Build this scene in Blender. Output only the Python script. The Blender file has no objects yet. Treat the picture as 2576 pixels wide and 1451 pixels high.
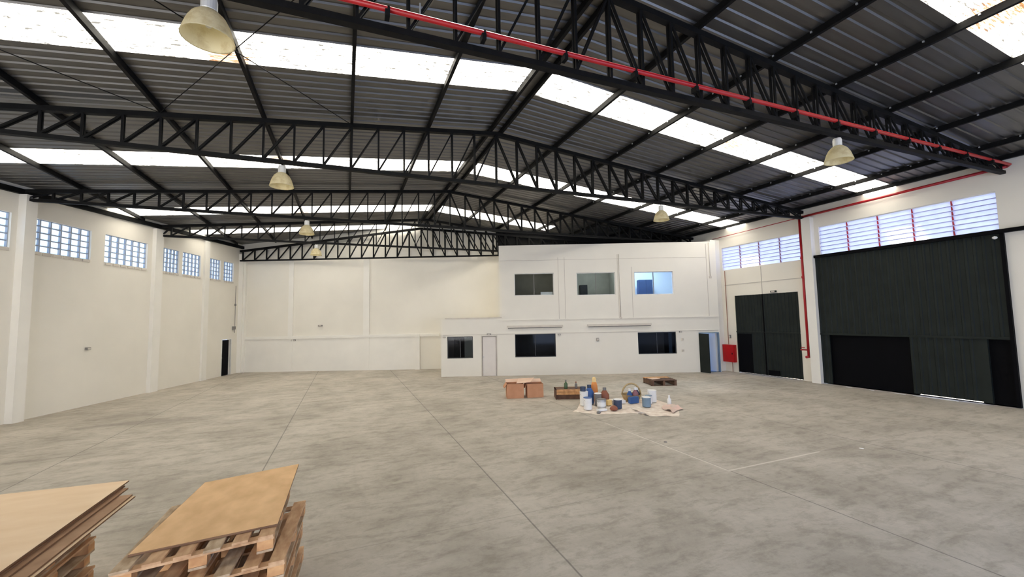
import bpy, math, random
from mathutils import Vector, Matrix
random.seed(7)
SC = bpy.context.scene
COL = SC.collection

# ------------------------------------------------------------------ camera
cam_d = bpy.data.cameras.new('camera'); cam = bpy.data.objects.new('camera', cam_d); COL.objects.link(cam)
F_PX = 1043.828
cam_d.sensor_width = 36.0; cam_d.lens = F_PX * 36.0 / 2576.0
cam_d.clip_start = 0.05; cam_d.clip_end = 300
def _axes():
    c = (1288.0, 725.5)
    vy, vx = (870.0, 810.0), (3900.0, 752.0)
    y = Vector((vy[0]-c[0], -(vy[1]-c[1]), -F_PX)).normalized()
    x = Vector((vx[0]-c[0], -(vx[1]-c[1]), -F_PX)).normalized()
    x = (x - y * x.dot(y)).normalized()
    return x, y, x.cross(y)
_x, _y, _z = _axes()
cam.matrix_world = Matrix.Translation((0, 0, 2.8)) @ Matrix((_x, _y, _z)).to_4x4()
SC.camera = cam

# ------------------------------------------------------------------ sky, sun, daylight, exposure
world = bpy.data.worlds.new('world'); SC.world = world; world.use_nodes = True
bg = world.node_tree.nodes['Background']
bg.inputs[0].default_value = (0.56, 0.68, 1.0, 1); bg.inputs[1].default_value = 3.0
sun_d = bpy.data.lights.new('sun', 'SUN'); sun = bpy.data.objects.new('sun', sun_d); COL.objects.link(sun)
sun_d.energy = 50.0; sun_d.angle = math.radians(2); sun_d.color = (1.0, 0.95, 0.86)
sun.rotation_euler = Vector((-0.12, -0.35, -1.0)).to_track_quat('-Z', 'Y').to_euler()
def area(name, loc, direction, sx, sy, power, color):
    d = bpy.data.lights.new(name, 'AREA'); d.shape = 'RECTANGLE'; d.size = sx; d.size_y = sy
    d.energy = power; d.color = color
    o = bpy.data.objects.new(name, d); COL.objects.link(o); o.location = loc
    o.rotation_euler = Vector(direction).to_track_quat('-Z', 'Y').to_euler(); return o
# cool daylight fill at the unseen gate behind the photographer, then an added warm fill
area('gate_fill', (8.0, -3.85, 2.6), (0, 1, 0.05), 15.0, 4.8, 260, (0.50, 0.66, 1.0))
area('gate_fill', (-8.5, -3.85, 2.6), (0.75, 1, 0.08), 9.0, 4.8, 1050, (1.0, 0.95, 0.86))  # added, turned to brighten the right wall
vs = SC.view_settings
vs.view_transform = 'Standard'; vs.look = 'None'; vs.gamma = 1.0; vs.use_curve_mapping = False; vs.exposure = 0.0
SC.display_settings.display_device = 'sRGB'
cy = SC.cycles
cy.max_bounces = 7; cy.diffuse_bounces = 5; cy.glossy_bounces = 3; cy.transmission_bounces = 5; cy.transparent_max_bounces = 8
cy.caustics_reflective = False; cy.caustics_refractive = False
cy.sample_clamp_indirect = 6.0
cy.use_denoising = True
try: cy.denoiser = 'OPENIMAGEDENOISE'
except Exception: pass
cy.use_adaptive_sampling = True; cy.adaptive_threshold = 0.03

# ------------------------------------------------------------------ materials
def node_mat(name):
    m = bpy.data.materials.new(name); m.use_nodes = True
    nt = m.node_tree; b = nt.nodes['Principled BSDF']
    return m, nt, b
def N(nt, typ, **kw):
    n = nt.nodes.new(typ)
    for k, v in kw.items(): setattr(n, k, v)
    return n
def mat(name, c, rough=0.6, metal=0.0, var=0.06, scale=3.0, stretch=(1, 1, 1), bump=0.0, c2=None, detail=4.0, spec=None):
    m, nt, b = node_mat(name)
    tc = N(nt, 'ShaderNodeTexCoord'); mp = N(nt, 'ShaderNodeMapping'); mp.inputs['Scale'].default_value = stretch
    nz = N(nt, 'ShaderNodeTexNoise'); nz.inputs['Scale'].default_value = scale; nz.inputs['Detail'].default_value = detail
    nt.links.new(tc.outputs['Object'], mp.inputs[0]); nt.links.new(mp.outputs[0], nz.inputs['Vector'])
    cr = N(nt, 'ShaderNodeValToRGB')
    a = tuple(max(0, x * (1 - var)) for x in c) if c2 is None else c2
    bb = tuple(min(1, x * (1 + var)) for x in c) if c2 is None else c
    cr.color_ramp.elements[0].position = 0.35; cr.color_ramp.elements[1].position = 0.68
    cr.color_ramp.elements[0].color = (*a, 1); cr.color_ramp.elements[1].color = (*bb, 1)
    nt.links.new(nz.outputs[0], cr.inputs[0]); nt.links.new(cr.outputs[0], b.inputs['Base Color'])
    b.inputs['Roughness'].default_value = rough; b.inputs['Metallic'].default_value = metal
    if spec is not None: b.inputs['Specular IOR Level'].default_value = spec
    if bump:
        bp = N(nt, 'ShaderNodeBump'); bp.inputs['Strength'].default_value = bump; bp.inputs['Distance'].default_value = 0.01
        nt.links.new(nz.outputs[0], bp.inputs['Height']); nt.links.new(bp.outputs[0], b.inputs['Normal'])
    return m
def emit(name, c, s):
    m, nt, b = node_mat(name); b.inputs['Base Color'].default_value = (0, 0, 0, 1)
    b.inputs['Emission Color'].default_value = (*c, 1); b.inputs['Emission Strength'].default_value = s
    return m
def glass(name, tint=(0.8, 0.85, 0.85), alpha=0.8):
    m, nt, b = node_mat(name)
    out = nt.nodes['Material Output']
    tr = N(nt, 'ShaderNodeBsdfTransparent'); tr.inputs[0].default_value = (*tint, 1)
    gl = N(nt, 'ShaderNodeBsdfGlossy'); gl.inputs['Roughness'].default_value = 0.05
    mx = N(nt, 'ShaderNodeMixShader'); mx.inputs[0].default_value = 1 - alpha
    nt.links.new(tr.outputs[0], mx.inputs[1]); nt.links.new(gl.outputs[0], mx.inputs[2]); nt.links.new(mx.outputs[0], out.inputs[0])
    return m
def translucent(name, c, c2=None, mixd=0.25, scale=4.0, stretch=(1, 1, 1), stains=()):
    m, nt, b = node_mat(name)
    out = nt.nodes['Material Output']
    tc = N(nt, 'ShaderNodeTexCoord'); mp = N(nt, 'ShaderNodeMapping'); mp.inputs['Scale'].default_value = stretch
    nz = N(nt, 'ShaderNodeTexNoise'); nz.inputs['Scale'].default_value = scale; nz.inputs['Detail'].default_value = 6
    nz.inputs['Roughness'].default_value = 0.7
    nt.links.new(tc.outputs['Object'], mp.inputs[0]); nt.links.new(mp.outputs[0], nz.inputs['Vector'])
    cr = N(nt, 'ShaderNodeValToRGB'); cr.color_ramp.elements[0].position = 0.41; cr.color_ramp.elements[1].position = 0.54
    cr.color_ramp.elements[0].color = (*(c2 or c), 1); cr.color_ramp.elements[1].color = (*c, 1)
    nt.links.new(nz.outputs[0], cr.inputs[0]); col = cr.outputs[0]
    for (sx, sy, r) in stains:
        vm = N(nt, 'ShaderNodeVectorMath', operation='DISTANCE')
        m2 = N(nt, 'ShaderNodeMapping'); m2.inputs['Scale'].default_value = (1, 1, 0)
        nt.links.new(tc.outputs['Object'], m2.inputs[0]); nt.links.new(m2.outputs[0], vm.inputs[0]); vm.inputs[1].default_value = (sx, sy, 0)
        ad = N(nt, 'ShaderNodeMath', operation='MULTIPLY_ADD'); nt.links.new(nz.outputs[0], ad.inputs[0]); ad.inputs[1].default_value = 0.5
        nt.links.new(vm.outputs['Value'], ad.inputs[2])
        mr = N(nt, 'ShaderNodeMapRange'); mr.inputs[1].default_value = r + 0.22; mr.inputs[2].default_value = r + 0.40
        mr.inputs[3].default_value = 0.85; mr.inputs[4].default_value = 0.0
        nt.links.new(ad.outputs[0], mr.inputs[0])
        mx = N(nt, 'ShaderNodeMixRGB'); mx.inputs[2].default_value = (0.085, 0.036, 0.010, 1)
        nt.links.new(mr.outputs[0], mx.inputs[0]); nt.links.new(col, mx.inputs[1]); col = mx.outputs[0]
    tl = N(nt, 'ShaderNodeBsdfTranslucent'); df = N(nt, 'ShaderNodeBsdfDiffuse'); mx = N(nt, 'ShaderNodeMixShader'); mx.inputs[0].default_value = mixd
    nt.links.new(col, tl.inputs[0]); nt.links.new(col, df.inputs[0])
    nt.links.new(tl.outputs[0], mx.inputs[1]); nt.links.new(df.outputs[0], mx.inputs[2]); nt.links.new(mx.outputs[0], out.inputs[0])
    return m

JOINT_X = (-5.5, -1.45, 2.4, 6.45, 10.4, 14.3); JOINT_Y = (-1.0, 5.72, 12.2, 18.6)
def floor_material():
    m, nt, b = node_mat('worn_concrete')
    L = nt.links
    tc = N(nt, 'ShaderNodeTexCoord')
    def noise(scale, detail, rough=0.6, stretch=(1, 1, 1), dist=0.0):
        mp = N(nt, 'ShaderNodeMapping'); mp.inputs['Scale'].default_value = stretch
        n = N(nt, 'ShaderNodeTexNoise'); n.inputs['Scale'].default_value = scale; n.inputs['Detail'].default_value = detail
        n.inputs['Roughness'].default_value = rough; n.inputs['Distortion'].default_value = dist
        L.new(tc.outputs['Object'], mp.inputs[0]); L.new(mp.outputs[0], n.inputs['Vector']); return n.outputs[0]
    def ramp(src, stops):
        r = N(nt, 'ShaderNodeValToRGB'); e = r.color_ramp.elements
        while len(e) < len(stops): e.new(0.5)
        for k, (p, c) in enumerate(stops): e[k].position = p; e[k].color = (*c, 1)
        L.new(src, r.inputs[0]); return r.outputs[0]
    def mix(fac, a, bcol, mode='MIX'):
        x = N(nt, 'ShaderNodeMixRGB', blend_type=mode)
        for inp, v in ((x.inputs[0], fac), (x.inputs[1], a), (x.inputs[2], bcol)):
            if isinstance(v, (int, float)): inp.default_value = v
            elif isinstance(v, tuple): inp.default_value = (*v, 1)
            else: L.new(v, inp)
        return x.outputs[0]
    base = ramp(noise(0.55, 8, 0.65, dist=0.4), [(0.30, (0.325, 0.29, 0.242)), (0.50, (0.44, 0.40, 0.338)), (0.72, (0.55, 0.50, 0.43))])
    fine = ramp(noise(9, 6, 0.75), [(0.30, (0.74, 0.74, 0.74)), (0.52, (1, 1, 1)), (0.75, (1.0, 1.0, 1.0))])
    c = mix(0.55, base, fine, 'MULTIPLY')
    blot = ramp(noise(2.6, 9, 0.74, (0.7, 1.5, 1), dist=0.25), [(0.38, (0.62, 0.60, 0.57)), (0.52, (1, 1, 1)), (0.70, (1, 1, 1))])
    c = mix(0.6, c, blot, 'MULTIPLY')
    wh = ramp(noise(5.5, 8, 0.8, (1, 0.6, 1), 0.2), [(0.62, (0, 0, 0)), (0.74, (1, 1, 1))])
    c = mix(wh, c, mix(0.35, c, (0.72, 0.68, 0.60)))
    # long rubbed streaks across the slab
    st = ramp(noise(1.0, 7, 0.7, (0.35, 2.6, 1), 0.15), [(0.34, (0.80, 0.78, 0.76)), (0.52, (1, 1, 1))])
    c = mix(0.5, c, st, 'MULTIPLY')
    sep = N(nt, 'ShaderNodeSeparateXYZ'); L.new(tc.outputs['Object'], sep.inputs[0])
    wob = noise(1.5, 4)
    def joint(axis, pos, half, lo=None, hi=None):
        s = N(nt, 'ShaderNodeMath', operation='SUBTRACT'); L.new(sep.outputs[axis], s.inputs[0]); s.inputs[1].default_value = pos
        w = N(nt, 'ShaderNodeMath', operation='MULTIPLY_ADD'); L.new(wob, w.inputs[0]); w.inputs[1].default_value = 0.02; L.new(s.outputs[0], w.inputs[2])
        w2 = N(nt, 'ShaderNodeMath', operation='SUBTRACT'); L.new(w.outputs[0], w2.inputs[0]); w2.inputs[1].default_value = 0.01
        a = N(nt, 'ShaderNodeMath', operation='ABSOLUTE'); L.new(w2.outputs[0], a.inputs[0])
        mr = N(nt, 'ShaderNodeMapRange'); mr.inputs[1].default_value = half; mr.inputs[2].default_value = half * 2.2
        mr.inputs[3].default_value = 1; mr.inputs[4].default_value = 0; L.new(a.outputs[0], mr.inputs[0])
        out = mr.outputs[0]
        for lim, op, in ((lo, 'GREATER_THAN'), (hi, 'LESS_THAN')):
            if lim is None: continue
            g = N(nt, 'ShaderNodeMath', operation=op); L.new(sep.outputs[1 - axis], g.inputs[0]); g.inputs[1].default_value = lim
            q = N(nt, 'ShaderNodeMath', operation='MULTIPLY'); L.new(out, q.inputs[0]); L.new(g.outputs[0], q.inputs[1]); out = q.outputs[0]
        return out
    for x in JOINT_X: c = mix(joint(0, x, 0.007), c, mix(0.55, c, (0.06, 0.055, 0.05)))
    for y in JOINT_Y: c = mix(joint(1, y, 0.006), c, mix(0.20, c, (0.06, 0.055, 0.05)))
    # white filler dust along two joints
    c = mix(joint(1, 5.72, 0.013, 6.45, 8.95), c, mix(0.55, c, (0.80, 0.76, 0.68)))
    c = mix(joint(0, 6.43, 0.015, 5.7, 9.6), c, mix(0.45, c, (0.80, 0.76, 0.68)))
    # dark dried damp patches
    for (px, py, rx, ry, amt) in ((-5.6, 15.5, 1.5, 0.5, 0.5), (1.5, 10.6, 0.9, 0.9, 0.30), (-2.6, 14.3, 1.6, 0.4, 0.22), (1.2, 4.9, 0.8, 0.5, 0.2), (6.4, 9.0, 1.5, 0.35, 0.2), (-3.2, 9.2, 1.8, 0.5, 0.22)):
        mp = N(nt, 'ShaderNodeMapping', vector_type='TEXTURE'); mp.inputs['Location'].default_value = (px, py, 0); mp.inputs['Scale'].default_value = (rx, ry, 1)
        L.new(tc.outputs['Object'], mp.inputs[0])
        ln = N(nt, 'ShaderNodeVectorMath', operation='LENGTH'); L.new(mp.outputs[0], ln.inputs[0])
        ad = N(nt, 'ShaderNodeMath', operation='MULTIPLY_ADD'); L.new(noise(1.4, 7, 0.7), ad.inputs[0]); ad.inputs[1].default_value = 2.2; L.new(ln.outputs['Value'], ad.inputs[2])
        mr = N(nt, 'ShaderNodeMapRange'); mr.inputs[1].default_value = 1.45; mr.inputs[2].default_value = 2.2; mr.inputs[3].default_value = amt; mr.inputs[4].default_value = 0
        L.new(ad.outputs[0], mr.inputs[0])
        c = mix(mr.outputs[0], c, (0.16, 0.135, 0.11))
    L.new(c, b.inputs['Base Color'])
    b.inputs['Roughness'].default_value = 0.62; b.inputs['Specular IOR Level'].default_value = 0.35
    bp = N(nt, 'ShaderNodeBump'); bp.inputs['Strength'].default_value = 0.25; bp.inputs['Distance'].default_value = 0.006
    L.new(noise(14, 6, 0.7), bp.inputs['Height']); L.new(bp.outputs[0], b.inputs['Normal'])
    return m

M = {}
M['floor'] = floor_material()
M['wall'] = mat('white_wall_paint', (0.80, 0.76, 0.67), 0.75, var=0.025, scale=0.7)
M['pier'] = mat('white_pier_paint', (0.84, 0.81, 0.74), 0.7, var=0.02, scale=1.5)
M['office'] = mat('office_wall_paint', (0.83, 0.79, 0.70), 0.75, var=0.02, scale=0.8)
M['seam'] = mat('grey_wall_seam', (0.50, 0.47, 0.42), 0.8)
M['roof'] = mat('galvanised_roof_sheet', (0.152, 0.149, 0.144), 0.43, metal=0.85, var=0.10, scale=2.0, stretch=(0.4, 3, 1))
M['steel'] = mat('black_painted_steel', (0.007, 0.007, 0.007), 0.65, var=0.2, scale=6, spec=0.12)
M['skylight'] = translucent('milky_skylight', (0.90, 0.87, 0.78), (0.055, 0.053, 0.048), 0.15, 6.0, (0.8, 6, 1),
                            stains=((-2.1, 9.0, 0.32), (-2.0, 14.4, 0.30), (-1.95, 21.3, 0.3), (10.6, 8.75, 0.28), (10.35, 3.15, 0.35)))
M['louvre'] = translucent('milky_louvre', (0.84, 0.84, 0.92), (0.80, 0.80, 0.90), 0.15)
M['louvrerail'] = mat('blue_grey_louvre_edge', (0.50, 0.52, 0.80), 0.5)
M['blockglass'] = translucent('glass_block', (0.74, 0.90, 0.97), (0.64, 0.80, 0.93), 0.1, 9)
M['concrete'] = mat('grey_cast_concrete', (0.36, 0.40, 0.46), 0.8)
M['red'] = mat('red_pipe_paint', (0.40, 0.010, 0.015), 0.4, var=0.1)
M['redbox'] = mat('red_cabinet_paint', (0.46, 0.004, 0.006), 0.45, var=0.1)
M['gate'] = mat('dark_green_gate_paint', (0.013, 0.017, 0.015), 0.6, var=0.15, scale=2, spec=0.2)
M['gateblack'] = mat('black_gate_paint', (0.002, 0.002, 0.003), 0.6, var=0.1, spec=0.08)
M['bell'] = translucent('yellowed_acrylic', (0.88, 0.82, 0.60), (0.76, 0.68, 0.45), 0.45, 6)
M['lamphouse'] = mat('pale_lamp_housing', (0.62, 0.62, 0.60), 0.4, metal=0.2)
M['white'] = mat('white_plastic', (0.82, 0.82, 0.80), 0.4)
M['doorwhite'] = mat('white_door_paint', (0.76, 0.71, 0.66), 0.6, var=0.02)
M['grey'] = mat('grey_plastic', (0.20, 0.19, 0.18), 0.6)
M['cream'] = mat('cream_conduit', (0.60, 0.55, 0.48), 0.6)
M['frame'] = mat('black_window_frame', (0.02, 0.02, 0.02), 0.4)
M['framew'] = mat('white_window_frame', (0.75, 0.74, 0.70), 0.5)
M['glass'] = glass('window_glass', (0.78, 0.82, 0.82), 0.985)
M['glassdark'] = glass('tinted_glass', (0.30, 0.32, 0.36), 0.996)
M['roomgrey'] = mat('room_grey_paint', (0.25, 0.24, 0.20), 0.8)
M['roomdark'] = mat('room_dark_tone', (0.012, 0.012, 0.015), 0.8)  # darkness of the unlit lower rooms put into the wall colour
M['roomblue'] = mat('room_blue_light_tint', (0.25, 0.44, 0.80), 0.7)  # bluish daylight in the rooms put into the wall colour
M['ply'] = mat('orange_plywood', (0.84, 0.53, 0.26), 0.6, scale=3.0, stretch=(1.6, 1, 1), c2=(0.68, 0.41, 0.18), bump=0.05, detail=8)
M['plypale'] = mat('pale_plywood', (0.90, 0.68, 0.45), 0.6, scale=1.5, stretch=(1.0, 3, 1), c2=(0.82, 0.59, 0.36), bump=0.03, detail=8)
M['plyedge'] = mat('plywood_edge', (0.24, 0.13, 0.065), 0.75, scale=4, stretch=(1, 1, 60), c2=(0.12, 0.06, 0.03))
M['plybrown'] = mat('brown_plywood_face', (0.46, 0.28, 0.16), 0.7, scale=4, c2=(0.34, 0.19, 0.10))
M['pwood'] = mat('weathered_pallet_wood', (0.64, 0.41, 0.23), 0.75, scale=5, stretch=(3, 1, 3), c2=(0.42, 0.23, 0.11), bump=0.15, detail=8)
M['pwood2'] = mat('grey_pallet_wood', (0.56, 0.43, 0.29), 0.8, scale=6, stretch=(3, 1, 3), c2=(0.34, 0.23, 0.13), bump=0.15, detail=8)
M['pblock'] = mat('pallet_block_wood', (0.70, 0.40, 0.18), 0.75, scale=9, c2=(0.48, 0.24, 0.10), bump=0.1)
M['pdark'] = mat('dark_pallet_wood', (0.16, 0.085, 0.05), 0.8, scale=6, c2=(0.09, 0.045, 0.03))
M['card'] = mat('brown_cardboard', (0.58, 0.29, 0.16), 0.8, scale=3, c2=(0.48, 0.23, 0.12))
M['cardlight'] = mat('light_cardboard', (0.66, 0.46, 0.34), 0.8)
M['carddark'] = mat('cardboard_inside', (0.10, 0.04, 0.03), 0.9)
M['sheet'] = mat('cream_drop_cloth', (0.88, 0.80, 0.70), 0.9, scale=5, c2=(0.66, 0.54, 0.45), detail=8)
M['blue'] = mat('blue_plastic', (0.03, 0.10, 0.30), 0.45)
M['navy'] = mat('dark_blue_paint', (0.03, 0.05, 0.10), 0.5)
M['bluegrey'] = mat('blue_grey_label', (0.16, 0.24, 0.32), 0.5)
M['silver'] = mat('silver_tin', (0.55, 0.57, 0.58), 0.35, metal=0.6)
M['orange'] = mat('orange_plastic', (0.72, 0.27, 0.07), 0.5)
M['yellow'] = mat('pale_yellow_plastic', (0.80, 0.58, 0.26), 0.5)
M['brown'] = mat('brown_plastic', (0.25, 0.08, 0.04), 0.5)
M['tan'] = mat('tan_wicker', (0.42, 0.31, 0.16), 0.8, scale=20)
M['greenglass'] = mat('green_bottle', (0.08, 0.13, 0.06), 0.25)
M['pink'] = mat('pinkish_rag', (0.72, 0.48, 0.42), 0.9, c2=(0.60, 0.50, 0.42))
M['maroon'] = mat('maroon_plastic', (0.28, 0.12, 0.14), 0.5)

# ------------------------------------------------------------------ mesh helpers
class MB:
    def __init__(s): s.v = []; s.f = []
    def add(s, vs_, fs_):
        k = len(s.v); s.v += [tuple(v) for v in vs_]; s.f += [tuple(i + k for i in f) for f in fs_]; return s
    def quad(s, a, b, c, d): return s.add([a, b, c, d], [(0, 1, 2, 3)])
    def hexa(s, p):  # 8 corners: bottom ring then top ring
        return s.add(p, [(3, 2, 1, 0), (4, 5, 6, 7), (0, 1, 5, 4), (1, 2, 6, 5), (2, 3, 7, 6), (3, 0, 4, 7)])
    def box(s, x0, x1, y0, y1, z0, z1):
        return s.hexa([(x0, y0, z0), (x1, y0, z0), (x1, y1, z0), (x0, y1, z0), (x0, y0, z1), (x1, y0, z1), (x1, y1, z1), (x0, y1, z1)])
    def fbox(s, fr, s0, s1, n0, n1, z0, z1, za=None, zb=None):  # box in a wall frame; za/zb = sloped top at s0/s1
        za = z1 if za is None else za; zb = z1 if zb is None else zb
        P = fr.p
        return s.hexa([P(s0, n0, z0), P(s1, n0, z0), P(s1, n1, z0), P(s0, n1, z0), P(s0, n0, za), P(s1, n0, zb), P(s1, n1, zb), P(s0, n1, za)])
    def bar(s, p, q, w, h, up=(0, 0, 1)):
        p = Vector(p); q = Vector(q); d = (q - p).normalized(); u = Vector(up)
        if abs(d.dot(u)) > 0.98: u = Vector((0, 1, 0))
        a = d.cross(u).normalized() * (w / 2); b = a.cross(d).normalized() * (h / 2)
        return s.hexa([p - a - b, p + a - b, q + a - b, q - a - b, p - a + b, p + a + b, q + a + b, q - a + b])
    def tube(s, pts, r, n=10):
        pts = [Vector(p) for p in pts]; rings = []
        for i, p in enumerate(pts):
            d = (pts[min(i + 1, len(pts) - 1)] - pts[max(i - 1, 0)]).normalized()
            u = Vector((0, 0, 1)) if abs(d.z) < 0.95 else Vector((0, 1, 0))
            a = d.cross(u).normalized(); b = a.cross(d).normalized(); k = len(s.v)
            for j in range(n):
                t = 2 * math.pi * j / n; s.v.append(tuple(p + a * (r * math.cos(t)) + b * (r * math.sin(t))))
            rings.append(k)
        for r0, r1 in zip(rings, rings[1:]):
            for j in range(n): s.f.append((r0 + j, r0 + (j + 1) % n, r1 + (j + 1) % n, r1 + j))
        s.f.append(tuple(rings[0] + j for j in range(n))[::-1]); s.f.append(tuple(rings[-1] + j for j in range(n)))
        return s
    def lathe(s, prof, c=(0, 0, 0), n=24, rib=0.0):
        k0 = len(s.v)
        for (r, z) in prof:
            for j in range(n):
                t = 2 * math.pi * j / n; rr = r * (1 + (rib if j % 2 else 0))
                s.v.append((c[0] + rr * math.cos(t), c[1] + rr * math.sin(t), c[2] + z))
        for i in range(len(prof) - 1):
            for j in range(n):
                a = k0 + i * n; s.f.append((a + j, a + (j + 1) % n, a + n + (j + 1) % n, a + n + j))
        return s
    def build(s, name, m, parent=None, base=(0, 0, 0), smooth=False):
        me = bpy.data.meshes.new(name); b = Vector(base)
        me.from_pydata([tuple(Vector(v) - b) for v in s.v], [], s.f); me.update()
        me.materials.append(M[m] if isinstance(m, str) else m)
        if smooth:
            for p in me.polygons: p.use_smooth = True
        o = bpy.data.objects.new(name, me); COL.objects.link(o)
        if parent is not None: o.parent = parent
        else: o.location = base
        return o
def tag(o, label=None, cat=None, group=None, kind=None):
    if label: o['label'] = label
    if cat: o['category'] = cat
    if group: o['group'] = group
    if kind: o['kind'] = kind
    return o
def thing(name, label, cat, loc=(0, 0, 0), rz=0, group=None, kind=None):
    o = bpy.data.objects.new(name, None); COL.objects.link(o); o.location = loc; o.rotation_euler = (0, 0, rz)
    o.empty_display_size = 0.2
    return tag(o, label, cat, group, kind)
def copy_tree(o, loc=None, rz=None, parent=None):
    c = o.copy(); COL.objects.link(c)
    if parent is not None: c.parent = parent
    if loc is not None: c.location = loc
    if rz is not None: c.rotation_euler = (0, 0, rz)
    for ch in list(o.children): copy_tree(ch, parent=c)
    return c

class Frame:  # wall frame: s along the wall, n into the hall, z up
    def __init__(f, o, d, n): f.o = Vector((*o, 0)); f.d = Vector((*d, 0)).normalized(); f.n = Vector((*n, 0)).normalized()
    def p(f, s, n, z): return tuple(f.o + f.d * s + f.n * n + Vector((0, 0, z)))
BACK = Frame((-5.76, 28.65), (10.07, -4.2), (-4.2, -10.07))
LEFT = Frame((-5.76, 28.65), (-3.2, -10.35), (10.35, -3.2))
RIGHT = Frame((17.77, 0), (0, 1), (-1, 0))
OFF = Frame((4.42, 20.68), (11.02, -4.5), (-4.5, -11.02))
RX, RZ, SL = 4.1, 8.48, 0.097   # ridge line and slope of the roof sheets' underside
def roof_z(x): return RZ - SL * abs(x - RX)

def wall_mesh(fr, s0, s1, z0, top, holes, th=0.2, back=True):
    mb = MB(); ss = sorted({s0, s1, *[h[0] for h in holes], *[h[1] for h in holes]})
    if callable(top):
        k = int((s1 - s0) / 1.5) + 1; ss = sorted({*ss, *[s0 + (s1 - s0) * i / k for i in range(k)]})
    tf = top if callable(top) else (lambda s: top)
    zs = sorted({z0, *[h[2] for h in holes], *[h[3] for h in holes]}); P = fr.p
    for a, b in zip(ss, ss[1:]):
        for i, za in enumerate(zs):
            last = i == len(zs) - 1
            zb0, zb1 = (tf(a), tf(b)) if last else (zs[i + 1], zs[i + 1])
            if not last and any(h[0] <= a + 1e-6 and b <= h[1] + 1e-6 and h[2] <= za + 1e-6 and zb0 <= h[3] + 1e-6 for h in holes): continue
            mb.quad(P(a, 0, za), P(b, 0, za), P(b, 0, zb1), P(a, 0, zb0))
            if back: mb.quad(P(b, -th, za), P(a, -th, za), P(a, -th, zb0), P(b, -th, zb1))
            if last: mb.quad(P(a, 0, zb0), P(b, 0, zb1), P(b, -th, zb1), P(a, -th, zb0))
    for (a, b, c, d) in holes:
        mb.quad(P(a, 0, d), P(b, 0, d), P(b, -th, d), P(a, -th, d)); mb.quad(P(a, 0, c), P(b, 0, c), P(b, -th, c), P(a, -th, c))
        mb.quad(P(a, 0, c), P(a, 0, d), P(a, -th, d), P(a, -th, c)); mb.quad(P(b, 0, c), P(b, 0, d), P(b, -th, d), P(b, -th, c))
    for a in (s0, s1): mb.quad(P(a, 0, z0), P(a, 0, tf(a)), P(a, -th, tf(a)), P(a, -th, z0))
    return mb

# ------------------------------------------------------------------ the shell
fl = MB().box(-18, 19, -5, 31, -0.2, 0.0).build('floor', 'floor'); tag(fl, kind='structure')

# roof sheets: trapezoid ribs run down each slope; clipped along the two slanted walls
def roof_strip(y0, y1, x0, x1, pitch=0.25):
    mb = MB(); prof = []; y = y0
    n = max(1, round((y1 - y0) / pitch)); p = (y1 - y0) / n
    for i in range(n):
        b = y0 + i * p; prof += [(b, 0), (b + p * 0.64, 0), (b + p * 0.72, 0.03), (b + p * 0.92, 0.03)]
    prof.append((y1, 0))
    for (ya, za), (yb, zb) in zip(prof, prof[1:]):
        mb.quad((x0, ya, roof_z(x0) + za), (x1, ya, roof_z(x1) + za), (x1, yb, roof_z(x1) + zb), (x0, yb, roof_z(x0) + zb))
    return mb
def clip(o, fr, off):
    import bmesh
    bm = bmesh.new(); bm.from_mesh(o.data)
    co = Vector(fr.p(0, -off, 0)) - o.location
    bmesh.ops.bisect_plane(bm, geom=bm.verts[:] + bm.edges[:] + bm.faces[:], plane_co=co, plane_no=-fr.n, clear_outer=True)
    bm.to_mesh(o.data); bm.free(); return o
SKY = [(2.55, 3.55), (8.17, 9.17), (14.05, 15.15), (20.0, 21.2), (24.25, 25.35)]
sheets = MB(); edges = [-4.3]
for a, b in SKY: edges += [a, b]
edges.append(29.6)
for i in range(0, len(edges), 2):
    for xa, xb in ((-18, RX), (RX, 18.9)):  # unseen right overhang lengthened to shade the louvred windows
        t = roof_strip(edges[i], edges[i + 1], xa, xb); sheets.add(t.v, t.f)
t = roof_strip(2.55, 3.55, -18, RX); sheets.add(t.v, t.f)
t = roof_strip(2.55, 3.55, RX, 8.2); sheets.add(t.v, t.f)
t = roof_strip(20.0, 21.2, 10.7, 18.15); sheets.add(t.v, t.f)
t = roof_strip(24.25, 25.35, RX, 18.15); sheets.add(t.v, t.f)
ceil = sheets.build('ceiling', 'roof'); tag(ceil, kind='structure'); clip(ceil, LEFT, 0.35); clip(ceil, BACK, 0.35)
bay = ['before the nearest truss', 'between the first and second trusses', 'between the second and third trusses', 'between the third and fourth trusses', 'nearest the back wall']
for k, (a, b) in enumerate(SKY):
    for side, xa, xb in (('left', -18, RX - 0.2), ('right', RX + 0.2, 18.0)):
        if side == 'right' and k == 0: xa = 8.2
        if side == 'right' and k == 3: xb = 10.7
        if side == 'right' and k == 4: continue
        if side == 'left' and k == 0: continue
        o = roof_strip(a, b, xa, xb, 0.125).build('skylight_strip', 'skylight')
        clip(o, LEFT, 0.3); clip(o, BACK, 0.3)
        tag(o, f'milky skylight strip on the {side} roof slope, {bay[k]}', 'skylight', 'translucent skylight strips in the roof')
ridge = MB()
for y in (SKY):
    ridge.box(RX - 0.21, RX + 0.21, y[0], y[1], roof_z(RX) - 0.015, roof_z(RX) + 0.01)
o = ridge.build('trim_1', 'roof'); tag(o, kind='structure')

# left wall
LW = [(0.82, 1.74), (2.02, 2.92), (3.65, 4.94), (5.17, 6.24), (7.05, 9.06), (9.62, 11.66), (12.22, 14.3)]
holesL = [(a, b, 5.22, 6.28) for a, b in LW] + [(0.89, 1.72, 0.0, 1.96)]
def ltop(s): return roof_z(LEFT.p(s, 0, 0)[0])
# holes overlap in s, so widen the cell grid only
o = wall_mesh(LEFT, 0, 34.2, 0, ltop, holesL).build('wall_left', 'wall'); tag(o, kind='structure')
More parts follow.
